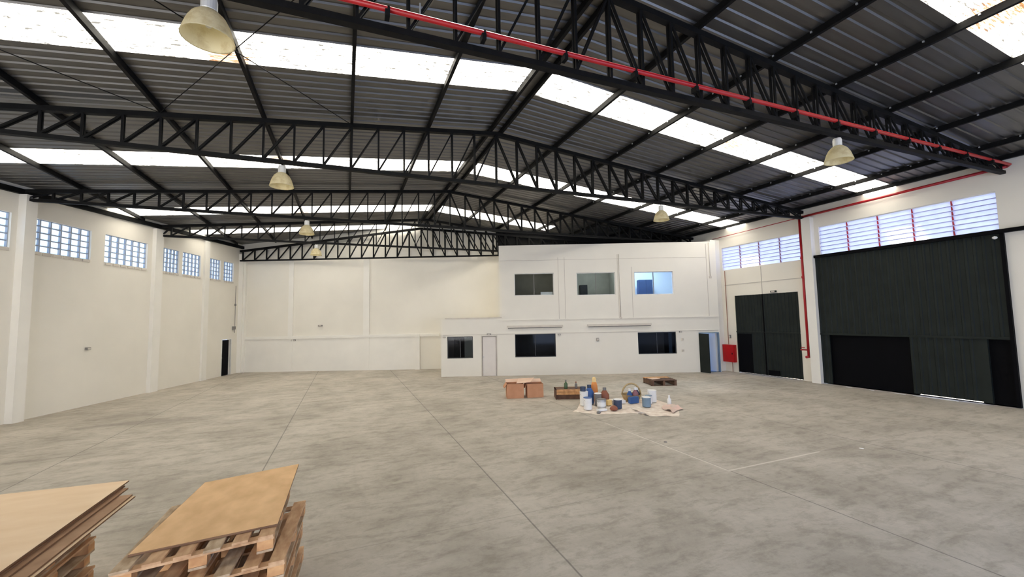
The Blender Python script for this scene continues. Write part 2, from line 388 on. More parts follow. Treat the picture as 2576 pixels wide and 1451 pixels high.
# back wall
o = wall_mesh(BACK, -0.2, 25.6, 0, lambda s: roof_z(BACK.p(s, 0, 0)[0]) if s < 15.2 else roof_z(BACK.p(s, 0, 0)[0]), []).build('wall_back', 'wall'); tag(o, kind='structure')
# right wall
GA = (5.80, 10.95, 0.0, 5.02); GB = (11.83, 14.84, 0.0, 3.70)
WA = (5.84, 10.80, 5.13, 6.29); WB = (11.50, 15.50, 5.03, 6.19)
o = wall_mesh(RIGHT, -4.2, 19.0, 0, roof_z(17.77) - 0.01, [GA, GB, WA, WB]).build('wall_right', 'wall'); tag(o, kind='structure')
# front wall behind the photographer, with unseen gate openings for the fill lights
FRONT = Frame((-16.2, -4.0), (1, 0), (0, 1))
o = wall_mesh(FRONT, 0, 34.2, 0, lambda s: roof_z(-16.2 + s), [(3.0, 12.4, 0, 5.0), (16.6, 31.8, 0, 5.0)]).build('wall_front', 'wall'); tag(o, kind='structure')

# piers and bands
def pier(fr, s0, s1, dep, z1, n, m='pier', z0=0):
    tag(MB().fbox(fr, s0, s1, 0, dep, z0, z1).build(f'trim_{n}', m), kind='structure')
pier(LEFT, 0.0, 0.30, 0.22, 6.9, 2); pier(LEFT, 3.1, 3.46, 0.10, 7.1, 3); pier(LEFT, 6.38, 6.80, 0.16, 7.0, 4); pier(LEFT, 11.72, 12.05, 0.22, 6.9, 5)
pier(LEFT, 17.2, 17.6, 0.22, 6.9, 6)
pier(BACK, 0.0, 0.35, 0.16, 6.5, 7); pier(BACK, 2.86, 3.14, 0.07, 6.5, 8); pier(BACK, 7.28, 7.63, 0.07, 6.5, 9); pier(BACK, 10.33, 10.61, 0.16, 2.03, 10)
pier(RIGHT, 10.97, 11.32, 0.24, 6.72, 11); pier(RIGHT, 15.62, 16.6, 0.62, 6.62, 12)
tag(MB().fbox(BACK, 0.3, 11.74, 0, 0.09, 1.88, 2.04).fbox(BACK, 0.3, 10.4, 0, 0.04, 0, 1.88).build('trim_14', 'pier'), kind='structure')
# wall panel joints on the right wall and hairline joints on the left
j = MB().fbox(RIGHT, 11.55, 15.42, 0, 0.012, 4.27, 4.30).fbox(RIGHT, 13.40, 13.43, 0, 0.012, 3.7, 5.0)
tag(j.build('trim_15', 'seam'), kind='structure')
# black sheet added on the gable, standing in for the unlit void above the office
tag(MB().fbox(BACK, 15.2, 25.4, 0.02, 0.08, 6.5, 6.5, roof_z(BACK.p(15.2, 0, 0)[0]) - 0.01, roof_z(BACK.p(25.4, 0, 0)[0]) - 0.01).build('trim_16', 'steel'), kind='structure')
# edge beams under the sheets along both long walls
eb = MB()
for i in range(18):
    a, b = i * 1.9, (i + 1) * 1.9
    za, zb = ltop(a) - 0.02, ltop(b) - 0.02
    eb.hexa([LEFT.p(a, 0.0, za - 0.26), LEFT.p(b, 0.0, zb - 0.26), LEFT.p(b, 0.12, zb - 0.26), LEFT.p(a, 0.12, za - 0.26),
             LEFT.p(a, 0.0, za - 0.1), LEFT.p(b, 0.0, zb - 0.1), LEFT.p(b, 0.12, zb - 0.1), LEFT.p(a, 0.12, za - 0.1)])
tag(eb.build('trim_17', 'steel'), kind='structure')

# ------------------------------------------------------------------ steel roof trusses
PW = 2.0 / 3
def chord_top(x): return 8.36 - SL * abs(x - RX) - 0.06
def truss(y, xl, xr, label, zb=6.75):
    t = thing('roof_truss', label, 'roof truss', (RX, y, zb), group='black lattice roof trusses spanning the hall')
    B = (RX, y, zb)
    MB().box(xl, xr, y - 0.06, y + 0.06, zb - 0.045, zb + 0.045).build('bottom_chord', 'steel', t, B)
    for x0, x1 in ((xl, RX), (RX, xr)):
        m = MB().bar((x0, y, chord_top(x0)), (x1, y, chord_top(x1)), 0.13, 0.11); m.build('top_chord', 'steel', t, B)
    for sg, lim in ((-1, xl), (1, xr)):
        n = int(abs(lim - RX) / PW)
        for i in range(0 if sg == 1 else 1, n + 1):
            x = RX + sg * i * PW
            MB().box(x - 0.02, x + 0.02, y - 0.055, y - 0.02, zb, chord_top(x)).box(x - 0.02, x + 0.02, y + 0.02, y + 0.055, zb, chord_top(x)).build('upright', 'steel', t, B)
        for i in range(n + (1 if abs(lim - RX) - n * PW > 0.2 else 0)):
            xi = RX + sg * i * PW; xo = RX + sg * (i + 1) * PW
            if abs(xo - RX) > abs(lim - RX): xo = lim
            m = MB()
            for dy in (-0.038, 0.038): m.bar((xi, y + dy, chord_top(xi) - 0.03), (xo, y + dy, zb + 0.03), 0.035, 0.035, (0, 1, 0))
            m.build('diagonal', 'steel', t, B)
    return t
def lx(y): return LEFT.p((28.65 - y) / 0.9554, 0, 0)[0]
truss(5.6, lx(5.6) + 0.1, 17.62, 'nearest black roof truss, with the red pipe running along its bottom chord')
truss(11.3, lx(11.3) + 0.1, 17.62, 'second black roof truss, the first one whose ridge can be seen')
truss(17.2, lx(17.2) + 0.1, 17.62, 'third black roof truss, ending at the left wall above the nearest windows')
truss(22.5, lx(22.5) + 0.1, 17.0, 'fourth black roof truss, just in front of the one on the back wall')
# the truss fixed along the back wall
tb = thing('roof_truss', 'black roof truss fixed flat along the top of the back wall', 'roof truss', BACK.p(0, 0.3, 6.5), group='black lattice roof trusses spanning the hall')
SB = (RX + 5.76) / BACK.d.x; B0 = BACK.p(0, 0.3, 6.5)
def bt(s): return (7.05 + 1.13 * s / SB) if s <= SB else (8.18 - 0.100 * (s - SB))
MB().fbox(BACK, 0.1, 25.2, 0.25, 0.36, 6.46, 6.54).build('bottom_chord', 'steel', tb, B0)
for a, b in ((0.1, SB), (SB, 25.2)): MB().bar(BACK.p(a, 0.3, bt(a)), BACK.p(b, 0.3, bt(b)), 0.11, 0.12).build('top_chord', 'steel', tb, B0)
k = 0; s = 0.25
while s < 22:
    MB().bar(BACK.p(s, 0.3, 6.5), BACK.p(s, 0.3, bt(s)), 0.08, 0.07).build('upright', 'steel', tb, B0)
    s2 = s + 0.7
    a, b = ((s, 6.52), (s2, bt(s2))) if s2 < SB else ((s, bt(s)), (s2, 6.52))
    MB().bar(BACK.p(a[0], 0.3, a[1]), BACK.p(b[0], 0.3, b[1]), 0.06, 0.05, BACK.n).build('diagonal', 'steel', tb, B0)
    s = s2

# purlins
def back_y(x): return 28.65 - 4.2 / 10.07 * (x + 5.76)
def left_y(x): return 28.65 - (-(x + 5.76)) * 10.35 / 3.2 if x < -5.76 else 99
pur = [('left', i) for i in range(0, 10)] + [('right', i) for i in range(0, 7)]
words = ['beside the ridge', 'first from the ridge', 'second from the ridge', 'third from the ridge', 'fourth from the ridge', 'fifth from the ridge', 'sixth from the ridge', 'seventh from the ridge', 'eighth from the ridge', 'ninth from the ridge']
for side, i in pur:
    sg = -1 if side == 'left' else 1
    x = RX + sg * (0.17 if i == 0 else 2.0 * i)
    if side == 'right' and i == 6: x = RX + 12.1
    y1 = min(back_y(x), left_y(x)) - 0.1
    if y1 < 0: continue
    zt = roof_z(x) - 0.005; y0 = -3.9
    m = MB().box(x - 0.035, x + 0.035, y0, y1, zt - 0.13, zt)
    if side == 'left' and i in (6, 7): pass
    lab = f'long black roof purlin on the {side} slope, {words[i]}'
    po = tag(m.build('roof_purlin', 'steel', base=(x, y0, zt - 0.13)), lab, 'purlin', 'black purlins carrying the roof sheets')
    if side == 'right' and i >= 2:
        yb = 1.0
        while yb < 15.5:
            MB().box(x - 0.06, x - 0.036, yb, yb + 0.03, zt - 0.05, zt - 0.02).build('daylight_dot', 'silver', po, (x, y0, zt - 0.13)); yb += 0.75  # silver tabs standing in for dots of daylight at the roof ribs
# eave purlin on the right
tag(MB().box(17.35, 17.42, -3.9, 18.6, roof_z(17.4) - 0.12, roof_z(17.4) - 0.005).build('roof_purlin', 'steel', base=(17.4, -3.9, 7.07)), 'black purlin at the eave just above the right wall', 'purlin', 'black purlins carrying the roof sheets')
# wind bracing rods
def rod(a, b, lab):
    A = (a[0], a[1], roof_z(a[0]) - 0.16); Bq = (b[0], b[1], roof_z(b[0]) - 0.16)
    if b[0] == -3.9: A = (A[0], A[1], A[2] - 0.03); Bq = (Bq[0], Bq[1], Bq[2] - 0.03)
    tag(MB().tube([A, Bq], 0.009, 6).build('bracing_rod', 'steel', base=A), lab, 'bracing rod', 'thin cross bracing rods under the roof')
rod((-3.9, 11.2), (0.1, 5.7), 'thin bracing rod slanting from the second truss up past the big lamp shade')
rod((0.1, 11.2), (-3.9, 5.7), 'thin bracing rod crossing the first skylight behind the big lamp shade')
rod((-3.9, 11.2), (-7.9, 5.7), 'thin bracing rod at upper left, crossing between two black purlins')

# ------------------------------------------------------------------ lamps
def bell_lamp(loc, label):
    t = thing('high_bay_lamp', label, 'lamp', loc, group='bell shaped lamps hanging from the roof trusses')
    # origin at the hook under the truss chord, rim 0.62 below
    MB().tube([(0, 0, 0), (0, 0, -0.08)], 0.012, 8).build('hanger', 'steel', t)
    MB().lathe([(0.0, -0.05), (0.075, -0.06), (0.085, -0.10), (0.085, -0.22), (0.06, -0.26), (0.0, -0.26)], n=20).build('housing', 'lamphouse', t, smooth=False)
    MB().lathe([(0.07, -0.225), (0.11, -0.25), (0.17, -0.31), (0.215, -0.40), (0.245, -0.50), (0.26, -0.555), (0.268, -0.575), (0.253, -0.562), (0.238, -0.50), (0.208, -0.40), (0.162, -0.315), (0.10, -0.26), (0.05, -0.252)], n=48, rib=0.018).build('shade', 'bell', t, smooth=True)
    MB().lathe([(0.02, -0.26), (0.045, -0.28), (0.05, -0.34), (0.03, -0.42), (0.0, -0.43)], n=16).build('bulb', 'white', t, smooth=True)
    return t
zl = 6.705
l0 = bell_lamp((-1.53, 5.6, zl), 'large yellowed bell lamp at upper left, nearest the viewer')
for x, y, lab in ((-1.49, 11.3, 'bell lamp hanging from the second truss, left of the ridge'), (-1.40, 17.2, 'bell lamp hanging from the third truss, left of the ridge'),
                  (-1.40, 22.5, 'smallest bell lamp, hanging from the fourth truss before the back wall'),
                  (10.08, 5.6, 'bell lamp under the red pipe at right, nearest on that side'), (10.2, 11.3, 'bell lamp hanging from the second truss on the right slope')):
    c = copy_tree(l0, (x, y, zl)); c['label'] = lab

# ------------------------------------------------------------------ red pipes
rp = thing('sprinkler_pipe', 'red pipe running along the nearest truss and the top of the right wall', 'pipe', (17.6, 5.42, 6.9))
B = (17.6, 5.42, 6.9)
MB().tube([(-12, 5.42, 6.92), (17.52, 5.42, 6.92), (17.60, 5.50, 6.90)], 0.038, 12).build('pipe_run', 'red', rp, B, True)
MB().tube([(17.60, 5.50, 6.90), (17.60, 11.42, 6.80)], 0.045, 12).build('pipe_run', 'red', rp, B, True)
MB().tube([(17.62, 11.50, 6.80), (17.65, 15.9, 6.72)], 0.016, 8).build('branch_pipe', 'red', rp, B, True)
x = -11.5
while x < 17:
    MB().box(x - 0.03, x + 0.03, 5.36, 5.48, 6.79, 6.885).tube([(x, 5.42, 6.92), (x + 0.03, 5.42, 6.92)], 0.046, 10).build('pipe_clamp', 'steel', rp, B); x += 1.33
MB().tube([(0.9, 5.42, 6.95), (0.9, 5.42, 7.12)], 0.012, 8).build('sprinkler_head', 'silver', rp, B)
rv = thing('standpipe', 'red vertical fire pipe with valves on the pillar between the two gates', 'pipe', (17.60, 11.42, 0.98))
B = (17.60, 11.42, 0.98)
MB().tube([(17.60, 11.42, 6.80), (17.60, 11.42, 0.98)], 0.045, 12).build('riser', 'red', rv, B, True)
MB().tube([(17.60, 11.42, 1.02), (17.45, 11.42, 1.02)], 0.05, 12).build('outlet', 'red', rv, B, True)
MB().lathe([(0.0, 0.02), (0.07, 0.015), (0.07, -0.015), (0.0, -0.02)], (17.48, 11.55, 1.40), 14).build('valve_wheel', 'red', rv, B)
MB().tube([(17.60, 11.42, 1.30), (17.60, 11.62, 1.30), (17.5, 11.66, 1.30)], 0.032, 10).build('valve_branch', 'red', rv, B, True)
for z in (5.1, 4.3): MB().tube([(17.60, 11.42, z - 0.05), (17.60, 11.42, z + 0.05)], 0.065, 12).build('coupling', 'red', rv, B, True)
MB().box(17.6, 17.77, 11.38, 11.46, 3.0, 3.04).box(17.6, 17.77, 11.38, 11.46, 5.6, 5.64).build('bracket', 'steel', rv, B)
tr = thing('fire_pipe', 'thin brown pipe running down the wall to the red cabinet', 'pipe', RIGHT.p(15.36, 0.04, 0.0))
MB().tube([RIGHT.p(15.36, 0.03, 5.0), RIGHT.p(15.36, 0.03, 1.33)], 0.014, 8).tube([RIGHT.p(15.2, 0.03, 0.5), RIGHT.p(15.2, 0.03, 0.0)], 0.012, 8).build('pipe_run', 'brown', tr, RIGHT.p(15.36, 0.04, 0.0))
hc = thing('hydrant_cabinet', 'red metal hydrant cabinet on the wall beside the smaller dark gate', 'cabinet', RIGHT.p(15.28, 0, 0.48))
B = RIGHT.p(15.28, 0, 0.48)
MB().fbox(RIGHT, 14.95, 15.60, 0.0, 0.18, 0.48, 1.32).build('body', 'redbox', hc, B)
MB().fbox(RIGHT, 14.98, 15.57, 0.18, 0.20, 0.51, 1.29).build('door', 'redbox', hc, B)
MB().fbox(RIGHT, 15.02, 15.05, 0.20, 0.225, 0.86, 0.94).build('handle', 'steel', hc, B)

# ------------------------------------------------------------------ windows
for k, (a, b) in enumerate(LW):
    w = thing(f'window_{k+1}', None, None, LEFT.p(a, 0, 5.22), kind='structure'); B = LEFT.p(a, 0, 5.22)
    nc = 6 if b - a > 1.7 else (5 if b - a > 1.05 else 4)
    if k == 4: nc = 6
    g = MB(); cw = (b - a) / nc; rh = 1.06 / 5
    for i in range(nc + 1): g.fbox(LEFT, a + i * cw - 0.02, a + i * cw + 0.02, -0.17, -0.06, 5.22, 6.28)
    for r in range(6): g.fbox(LEFT, a, b, -0.17, -0.07, 5.22 + r * rh - 0.016, 5.22 + r * rh + 0.016)
    g.build('lattice', 'concrete', w, B)
    MB().quad(LEFT.p(a, -0.13, 5.22), LEFT.p(b, -0.13, 5.22), LEFT.p(b, -0.13, 6.28), LEFT.p(a, -0.13, 6.28)).build('pane', 'blockglass', w, B)
    sl = MB()
    for i in range(nc): sl.fbox(LEFT, a + i * cw + 0.035, a + (i + 1) * cw - 0.035, 0.0, 0.035, 5.12, 5.205)
    sl.build('sill', 'cream', w, B)
for k, (wd, npan, col) in enumerate(((WA, 5, 'red'), (WB, 4, 'maroon'))):
    w = thing(f'window_{k+8}', None, None, RIGHT.p(wd[0], 0, wd[2]), kind='structure'); B = RIGHT.p(wd[0], 0, wd[2])
    pw = (wd[1] - wd[0]) / npan
    f = MB()
    for i in range(1, npan): f.fbox(RIGHT, wd[0] + i * pw - 0.014, wd[0] + i * pw + 0.014, -0.14, -0.05, wd[2], wd[3])
    f.build('mullion', col, w, B)
    f = MB().fbox(RIGHT, wd[0], wd[1], -0.16, -0.04, wd[2], wd[2] + 0.03).fbox(RIGHT, wd[0], wd[1], -0.16, -0.04, wd[3] - 0.03, wd[3])
    f.build('frame', 'framew', w, B)
    lf = MB()
    for i in range(1, 7): lf.fbox(RIGHT, wd[0], wd[1], -0.052, -0.046, wd[2] + 0.03 + i * (wd[3] - wd[2] - 0.06) / 7 - 0.02, wd[2] + 0.03 + i * (wd[3] - wd[2] - 0.06) / 7 + 0.012)
    lf.build('louvre_rail', 'louvrerail', w, B)
    ns = 7; dz = (wd[3] - wd[2] - 0.06) / ns
    for i in range(ns):
        z = wd[2] + 0.03 + i * dz
        m = MB(); P = RIGHT.p
        m.hexa([P(wd[0], -0.12, z), P(wd[1], -0.12, z), P(wd[1], -0.135, z + 0.01), P(wd[0], -0.135, z + 0.01),
                P(wd[0], -0.055, z + dz * 0.92), P(wd[1], -0.055, z + dz * 0.92), P(wd[1], -0.07, z + dz * 0.92 + 0.01), P(wd[0], -0.07, z + dz * 0.92 + 0.01)])
        m.build('louvre_slat', 'louvre', w, B)

# ------------------------------------------------------------------ gates on the right wall
def corr(mb, s0, s1, z0, z1, n0, pitch=0.20, dep=0.025):
    n = max(1, round((s1 - s0) / pitch)); p = (s1 - s0) / n; pr = []
    for i in range(n):
        b = s0 + i * p; pr += [(b, 0), (b + 0.55 * p, 0), (b + 0.65 * p, dep), (b + 0.9 * p, dep)]
    pr.append((s1, 0))
    for (a, da), (b, db) in zip(pr, pr[1:]): mb.quad(RIGHT.p(a, n0 + da, z0), RIGHT.p(b, n0 + db, z0), RIGHT.p(b, n0 + db, z1), RIGHT.p(a, n0 + da, z1))
    mb.fbox(RIGHT, s0, s1, n0 - 0.05, n0 - 0.01, z0, z1)
    return mb
g = thing('door_5', None, None, RIGHT.p(8.3, 0, 0), kind='structure'); B = RIGHT.p(8.3, 0, 0)
corr(MB(), 5.82, 11.0, 1.95, 5.10, 0.05).build('upper_panel', 'gate', g, B)
corr(MB(), 6.50, 8.15, 0.06, 1.95, 0.04).build('lower_panel', 'gate', g, B)
corr(MB(), 10.66, 11.0, 0.03, 1.95, 0.04).build('lower_panel', 'gate', g, B)
MB().fbox(RIGHT, 8.05, 10.75, -0.12, -0.06, 0.02, 2.1).build('wicket_door', 'gateblack', g, B)
MB().fbox(RIGHT, 5.8, 6.4, -0.12, -0.06, 0.02, 2.1).build('wicket_door', 'gateblack', g, B)
MB().fbox(RIGHT, 6.30, 6.50, -0.03, 0.06, 0.04, 1.95).build('post', 'gate', g, B)
MB().fbox(RIGHT, 5.82, 11.04, 0.03, 0.09, 1.93, 2.0).build('rail', 'gate', g, B)
MB().fbox(RIGHT, 5.74, 5.82, 0.01, 0.10, 0.02, 5.02).build('edge_post', 'gateblack', g, B)
MB().fbox(RIGHT, 1.5, 11.05, 0.02, 0.16, 5.02, 5.13).build('track', 'gateblack', g, B)
MB().lathe([(0, 0.05), (0.045, 0.03), (0.06, 0), (0.045, -0.03), (0, -0.05)], RIGHT.p(5.9, 0.14, 4.9), 12).build('roller', 'white', g, B)
g = thing('door_4', None, None, RIGHT.p(13.3, 0, 0), kind='structure'); B = RIGHT.p(13.3, 0, 0)
for a, b in ((11.80, 13.38), (13.42, 14.86)):
    corr(MB(), a, b, 2.0, 3.72, 0.02, 0.16).build('upper_panel', 'gate', g, B)
    corr(MB(), a, b, 0.04, 1.94, 0.02, 0.16).build('lower_panel', 'gate', g, B)
MB().fbox(RIGHT, 11.8, 14.86, 0.01, 0.055, 1.94, 2.0).build('rail', 'gate', g, B)
MB().fbox(RIGHT, 13.38, 13.42, 0.0, 0.06, 0.04, 3.72).build('meeting_stile', 'gateblack', g, B)
MB().fbox(RIGHT, 14.05, 14.78, 0.045, 0.06, 0.05, 1.88).build('wicket_door', 'gateblack', g, B)
MB().fbox(RIGHT, 12.78, 13.3, 0.045, 0.07, 0.06, 0.30).build('floor_bolt', 'gateblack', g, B)
# white strips standing in for the light leaking under the big gate
for k, (a, b) in enumerate(((9.9, 10.1), (9.2, 9.35), (8.3, 8.6), (7.0, 7.75), (7.85, 8.1))):
    tag(MB().fbox(RIGHT, a, b, 0.2, 0.25, 0.0, 0.012).build('gate_light_strip', 'white', base=RIGHT.p(a, 0.2, 0)), 'thin white strip for the light leaking under the big dark gate, ' + ['farthest', 'second farthest', 'middle one', 'longest', 'second longest'][k], 'light strip', 'white strips for light along the foot of the big gate')

# ------------------------------------------------------------------ doors in the left wall
d = thing('door_1', None, None, LEFT.p(0.89, 0, 0), kind='structure'); B = LEFT.p(0.89, 0, 0)
MB().fbox(LEFT, 0.92, 1.69, -0.14, -0.09, 0.0, 1.94).build('leaf', 'gateblack', d, B)
MB().fbox(LEFT, 0.86, 0.89, -0.1, 0.03, 0.0, 1.99).fbox(LEFT, 1.72, 1.75, -0.1, 0.03, 0.0, 1.99).fbox(LEFT, 0.86, 1.75, -0.1, 0.03, 1.96, 1.99).build('frame', 'framew', d, B)
MB().fbox(LEFT, 1.58, 1.63, -0.09, -0.04, 0.95, 1.0).build('handle', 'silver', d, B)

# ------------------------------------------------------------------ office block
OH = [(0.31, 1.59, 0.89, 1.97), (2.04, 2.76, 0.0, 1.96), (3.69, 5.72, 0.89, 2.03), (9.81, 11.71, 0.93, 2.01), (12.86, 13.80, 0.0, 1.92),
      (3.71, 5.70, 3.95, 5.08), (6.85, 8.79, 3.91, 5.05), (9.75, 11.69, 3.88, 5.04)]
low = [h for h in OH if h[2] < 3]; upp = [h for h in OH if h[2] > 3]
wo = wall_mesh(OFF, 0.0, 13.88, 0, 2.85, low, 0.15).build('wall_office', 'office'); tag(wo, kind='structure')
wu = wall_mesh(OFF, 2.95, 13.88, 2.85, 6.51, upp, 0.15).build('wall_office_upper', 'office'); tag(wu, kind='structure')
DEP = 3.40
inner = MB()
inner.fbox(OFF, 0.0, 0.12, -DEP, -0.15, 0, 2.85)
inner.fbox(OFF, 2.95, 3.07, -DEP, -0.15, 2.85, 6.51)
inner.fbox(OFF, 13.81, 13.88, -DEP, -0.15, 0, 6.4)
for s in (3.2, 7.8, 12.3): inner.fbox(OFF, s, s + 0.1, -DEP, -0.15, 0, 2.7)
for s in (6.25, 9.25): inner.fbox(OFF, s, s + 0.1, -DEP, -0.15, 2.85, 6.4)
tag(inner.build('wall_partition', 'office'), kind='structure')
tag(MB().fbox(OFF, 0.0, 13.81, -DEP, -0.15, 2.70, 2.85).build('floor_upper', 'office'), kind='structure')
tag(MB().fbox(OFF, 2.95, 13.88, -DEP, -0.02, 6.38, 6.50).build('ceiling_office', 'office'), kind='structure')
# room linings; blue carries daylight and near-black carries unlit rooms in the colour
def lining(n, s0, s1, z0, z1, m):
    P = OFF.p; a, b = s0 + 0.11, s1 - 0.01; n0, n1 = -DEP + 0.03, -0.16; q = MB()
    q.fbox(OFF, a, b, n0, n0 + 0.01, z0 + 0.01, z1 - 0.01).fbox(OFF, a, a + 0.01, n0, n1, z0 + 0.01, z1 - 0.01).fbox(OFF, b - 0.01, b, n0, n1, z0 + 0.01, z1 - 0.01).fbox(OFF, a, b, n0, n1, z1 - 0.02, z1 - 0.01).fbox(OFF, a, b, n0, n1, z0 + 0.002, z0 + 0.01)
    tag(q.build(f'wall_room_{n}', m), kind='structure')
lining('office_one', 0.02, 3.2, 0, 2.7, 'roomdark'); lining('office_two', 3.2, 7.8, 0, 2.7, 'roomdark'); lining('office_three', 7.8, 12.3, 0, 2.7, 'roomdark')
lining('entry', 12.3, 13.8, 0, 2.7, 'roomblue'); lining('upper_one', 2.97, 6.25, 2.85, 6.38, 'roomgrey'); lining('upper_two', 6.25, 9.25, 2.85, 6.38, 'roomgrey'); lining('upper_three', 9.25, 13.8, 2.85, 6.38, 'roomblue')
# unseen area fills added inside the rooms; the blue one stands for daylight
def room_fill(s, n, z, size, power, color):
    area('room_fill', OFF.p(s, n, z), (0, 0, -1), size, size * 0.4, power, color)
room_fill(10.6, -1.6, 6.3, 1.4, 190, (0.55, 0.76, 1.0)); room_fill(7.9, -1.6, 6.3, 1.0, 75, (0.80, 0.93, 1.0)); room_fill(4.7, -1.6, 6.3, 0.8, 14, (1, 0.97, 0.85)); room_fill(13.4, -1.2, 2.6, 0.7, 42, (0.75, 0.86, 1.0))
room_fill(5.0, -1.6, 2.6, 0.8, 5, (0.9, 1, 1.0))
wn = 10
for i, (h, gm, fm) in enumerate([(OH[0], 'glass', 'frame'), (OH[2], 'glass', 'frame'), (OH[3], 'glassdark', 'frame'), (OH[5], 'glass', 'framew'), (OH[6], 'glass', 'framew'), (OH[7], 'glass', 'framew')]):
    w = thing(f'window_{wn}', None, None, OFF.p(h[0], 0, h[2]), kind='structure'); B = OFF.p(h[0], 0, h[2]); wn += 1
    a, b, c, e = h; t = 0.035
    f = MB().fbox(OFF, a, b, -0.12, -0.05, c, c + t).fbox(OFF, a, b, -0.12, -0.05, e - t, e).fbox(OFF, a, a + t, -0.12, -0.05, c, e).fbox(OFF, b - t, b, -0.12, -0.05, c, e)
    f.build('frame', fm, w, B)
    MB().quad(OFF.p(a, -0.09, c), OFF.p(b, -0.09, c), OFF.p(b, -0.09, e), OFF.p(a, -0.09, e)).build('pane', gm, w, B)
    MB().fbox(OFF, (a + b) / 2 - 0.015, (a + b) / 2 + 0.015, -0.11, -0.06, c, e).build('mullion', 'frame' if fm == 'frame' else 'grey', w, B)
# things seen through the windows
tag(MB().fbox(OFF, 1.02, 1.9, -1.3, -1.25, 0.5, 2.3).build('room_divider', mat('grey_panel', (0.16, 0.17, 0.16), 0.6), base=OFF.p(1.0, -1.3, 0.5)), 'grey panel seen behind the small window of the lower office', 'panel')
cb = thing('cupboard', 'dark two door cupboard in the blue lit room behind the right upper window', 'cupboard', OFF.p(11.1, -2.6, 2.86)); B = OFF.p(11.1, -2.6, 2.86)
MB().fbox(OFF, 10.75, 11.5, -3.0, -2.55, 2.862, 4.86).build('body', 'navy', cb, B)
for a in (10.77, 11.135): MB().fbox(OFF, a, a + 0.345, -2.55, -2.53, 2.9, 4.83).build('door', 'navy', cb, B)
tag(MB().fbox(OFF, 7.35, 7.75, -2.5, -2.1, 2.862, 4.6).build('locker', 'roomdark', base=OFF.p(7.5, -2.3, 2.86)), 'dark locker seen behind the middle upper window', 'locker')
tag(MB().fbox(OFF, 11.5, 11.66, -0.5, -0.45, 0.9, 2.1).build('door_edge', 'bluegrey', base=OFF.p(11.5, -0.5, 0.9)), 'blue grey strip at the right edge of the black lower window', 'panel')
tag(MB().fbox(OFF, 5.05, 5.66, -0.4, -0.38, 3.96, 4.14).build('paper_notice', 'white', base=OFF.p(5.05, -0.4, 3.96)), 'white sheet low in the left upper window', 'paper')
# white office door
d = thing('door_2', None, None, OFF.p(2.04, 0, 0), kind='structure'); B = OFF.p(2.04, 0, 0)
MB().fbox(OFF, 2.07, 2.73, -0.07, -0.03, 0.005, 1.93).build('leaf', 'doorwhite', d, B)
MB().fbox(OFF, 2.0, 2.05, -0.1, 0.02, 0, 1.99).fbox(OFF, 2.75, 2.80, -0.1, 0.02, 0, 1.99).fbox(OFF, 2.0, 2.80, -0.1, 0.02, 1.95, 1.99).build('frame', 'cream', d, B)
MB().fbox(OFF, 2.09, 2.14, -0.03, 0.01, 0.92, 0.96).build('handle', 'silver', d, B)
# open entry door with its dark leaf swung into the hall
d = thing('door_3', None, None, OFF.p(12.86, 0, 0), kind='structure'); B = OFF.p(12.86, 0, 0)
MB().hexa([OFF.p(12.86, 0.0, 0.01), OFF.p(13.10, 0.50, 0.01), OFF.p(13.06, 0.52, 0.01), OFF.p(12.82, 0.02, 0.01),
           OFF.p(12.86, 0.0, 1.90), OFF.p(13.10, 0.50, 1.90), OFF.p(13.06, 0.52, 1.90), OFF.p(12.82, 0.02, 1.90)]).build('leaf', 'gate', d, B)
MB().fbox(OFF, 12.83, 13.83, -0.12, 0.02, 1.90, 1.95).fbox(OFF, 13.79, 13.84, -0.12, 0.02, 0, 1.9).build('frame', 'bluegrey', d, B)
tag(MB().lathe([(0, 0), (0.10, 0.02), (0.13, 0.2), (0.10, 0.38), (0.06, 0.5), (0, 0.52)], OFF.p(13.25, -0.45, 1.3), 14).build('hanging_coat', 'navy', base=OFF.p(13.25, -0.45, 1.3), smooth=True), 'dark blue cloth hanging just inside the open entry door', 'clothing')
# slab edge, joints and conduits on the office front
tag(MB().fbox(OFF, 0.0, 13.8, 0.0, 0.025, 2.06, 2.09).fbox(OFF, 3.0, 13.8, 0.0, 0.04, 2.72, 2.76).build('trim_18', 'office'), kind='structure')
sm = MB()
for s, z0, z1 in ((5.93, 2.76, 5.85), (6.25, 2.76, 5.85), (8.92, 2.76, 5.95), (9.62, 2.76, 5.3), (13.4, 2.76, 6.4)): sm.fbox(OFF, s - 0.012, s + 0.012, 0, 0.012, z0, z1)
sm.fbox(OFF, 3.0, 13.4, 0, 0.012, 5.72, 5.735).fbox(OFF, 0.1, 13.8, 0, 0.008, 2.04, 2.06)
tag(sm.build('trim_19', 'cream'), kind='structure')
for s, z0, z1, w_, lab in ((8.99, 2.8, 5.95, 0.02, 'thin conduit running up the office front between the middle and right upper windows'), (13.55, 4.75, 6.45, 0.018, 'thin conduit at the top right of the office front')):
    c = thing('conduit', lab, 'conduit', OFF.p(s, 0, z0)); MB().tube([OFF.p(s, w_, z0), OFF.p(s, w_, z1)], w_, 8).build('tube', 'cream', c, OFF.p(s, 0, z0), True)
    MB().fbox(OFF, s - 0.06, s + 0.06, 0, 0.05, z0 - 0.1, z0).build('end_box', 'cream', c, OFF.p(s, 0, z0))
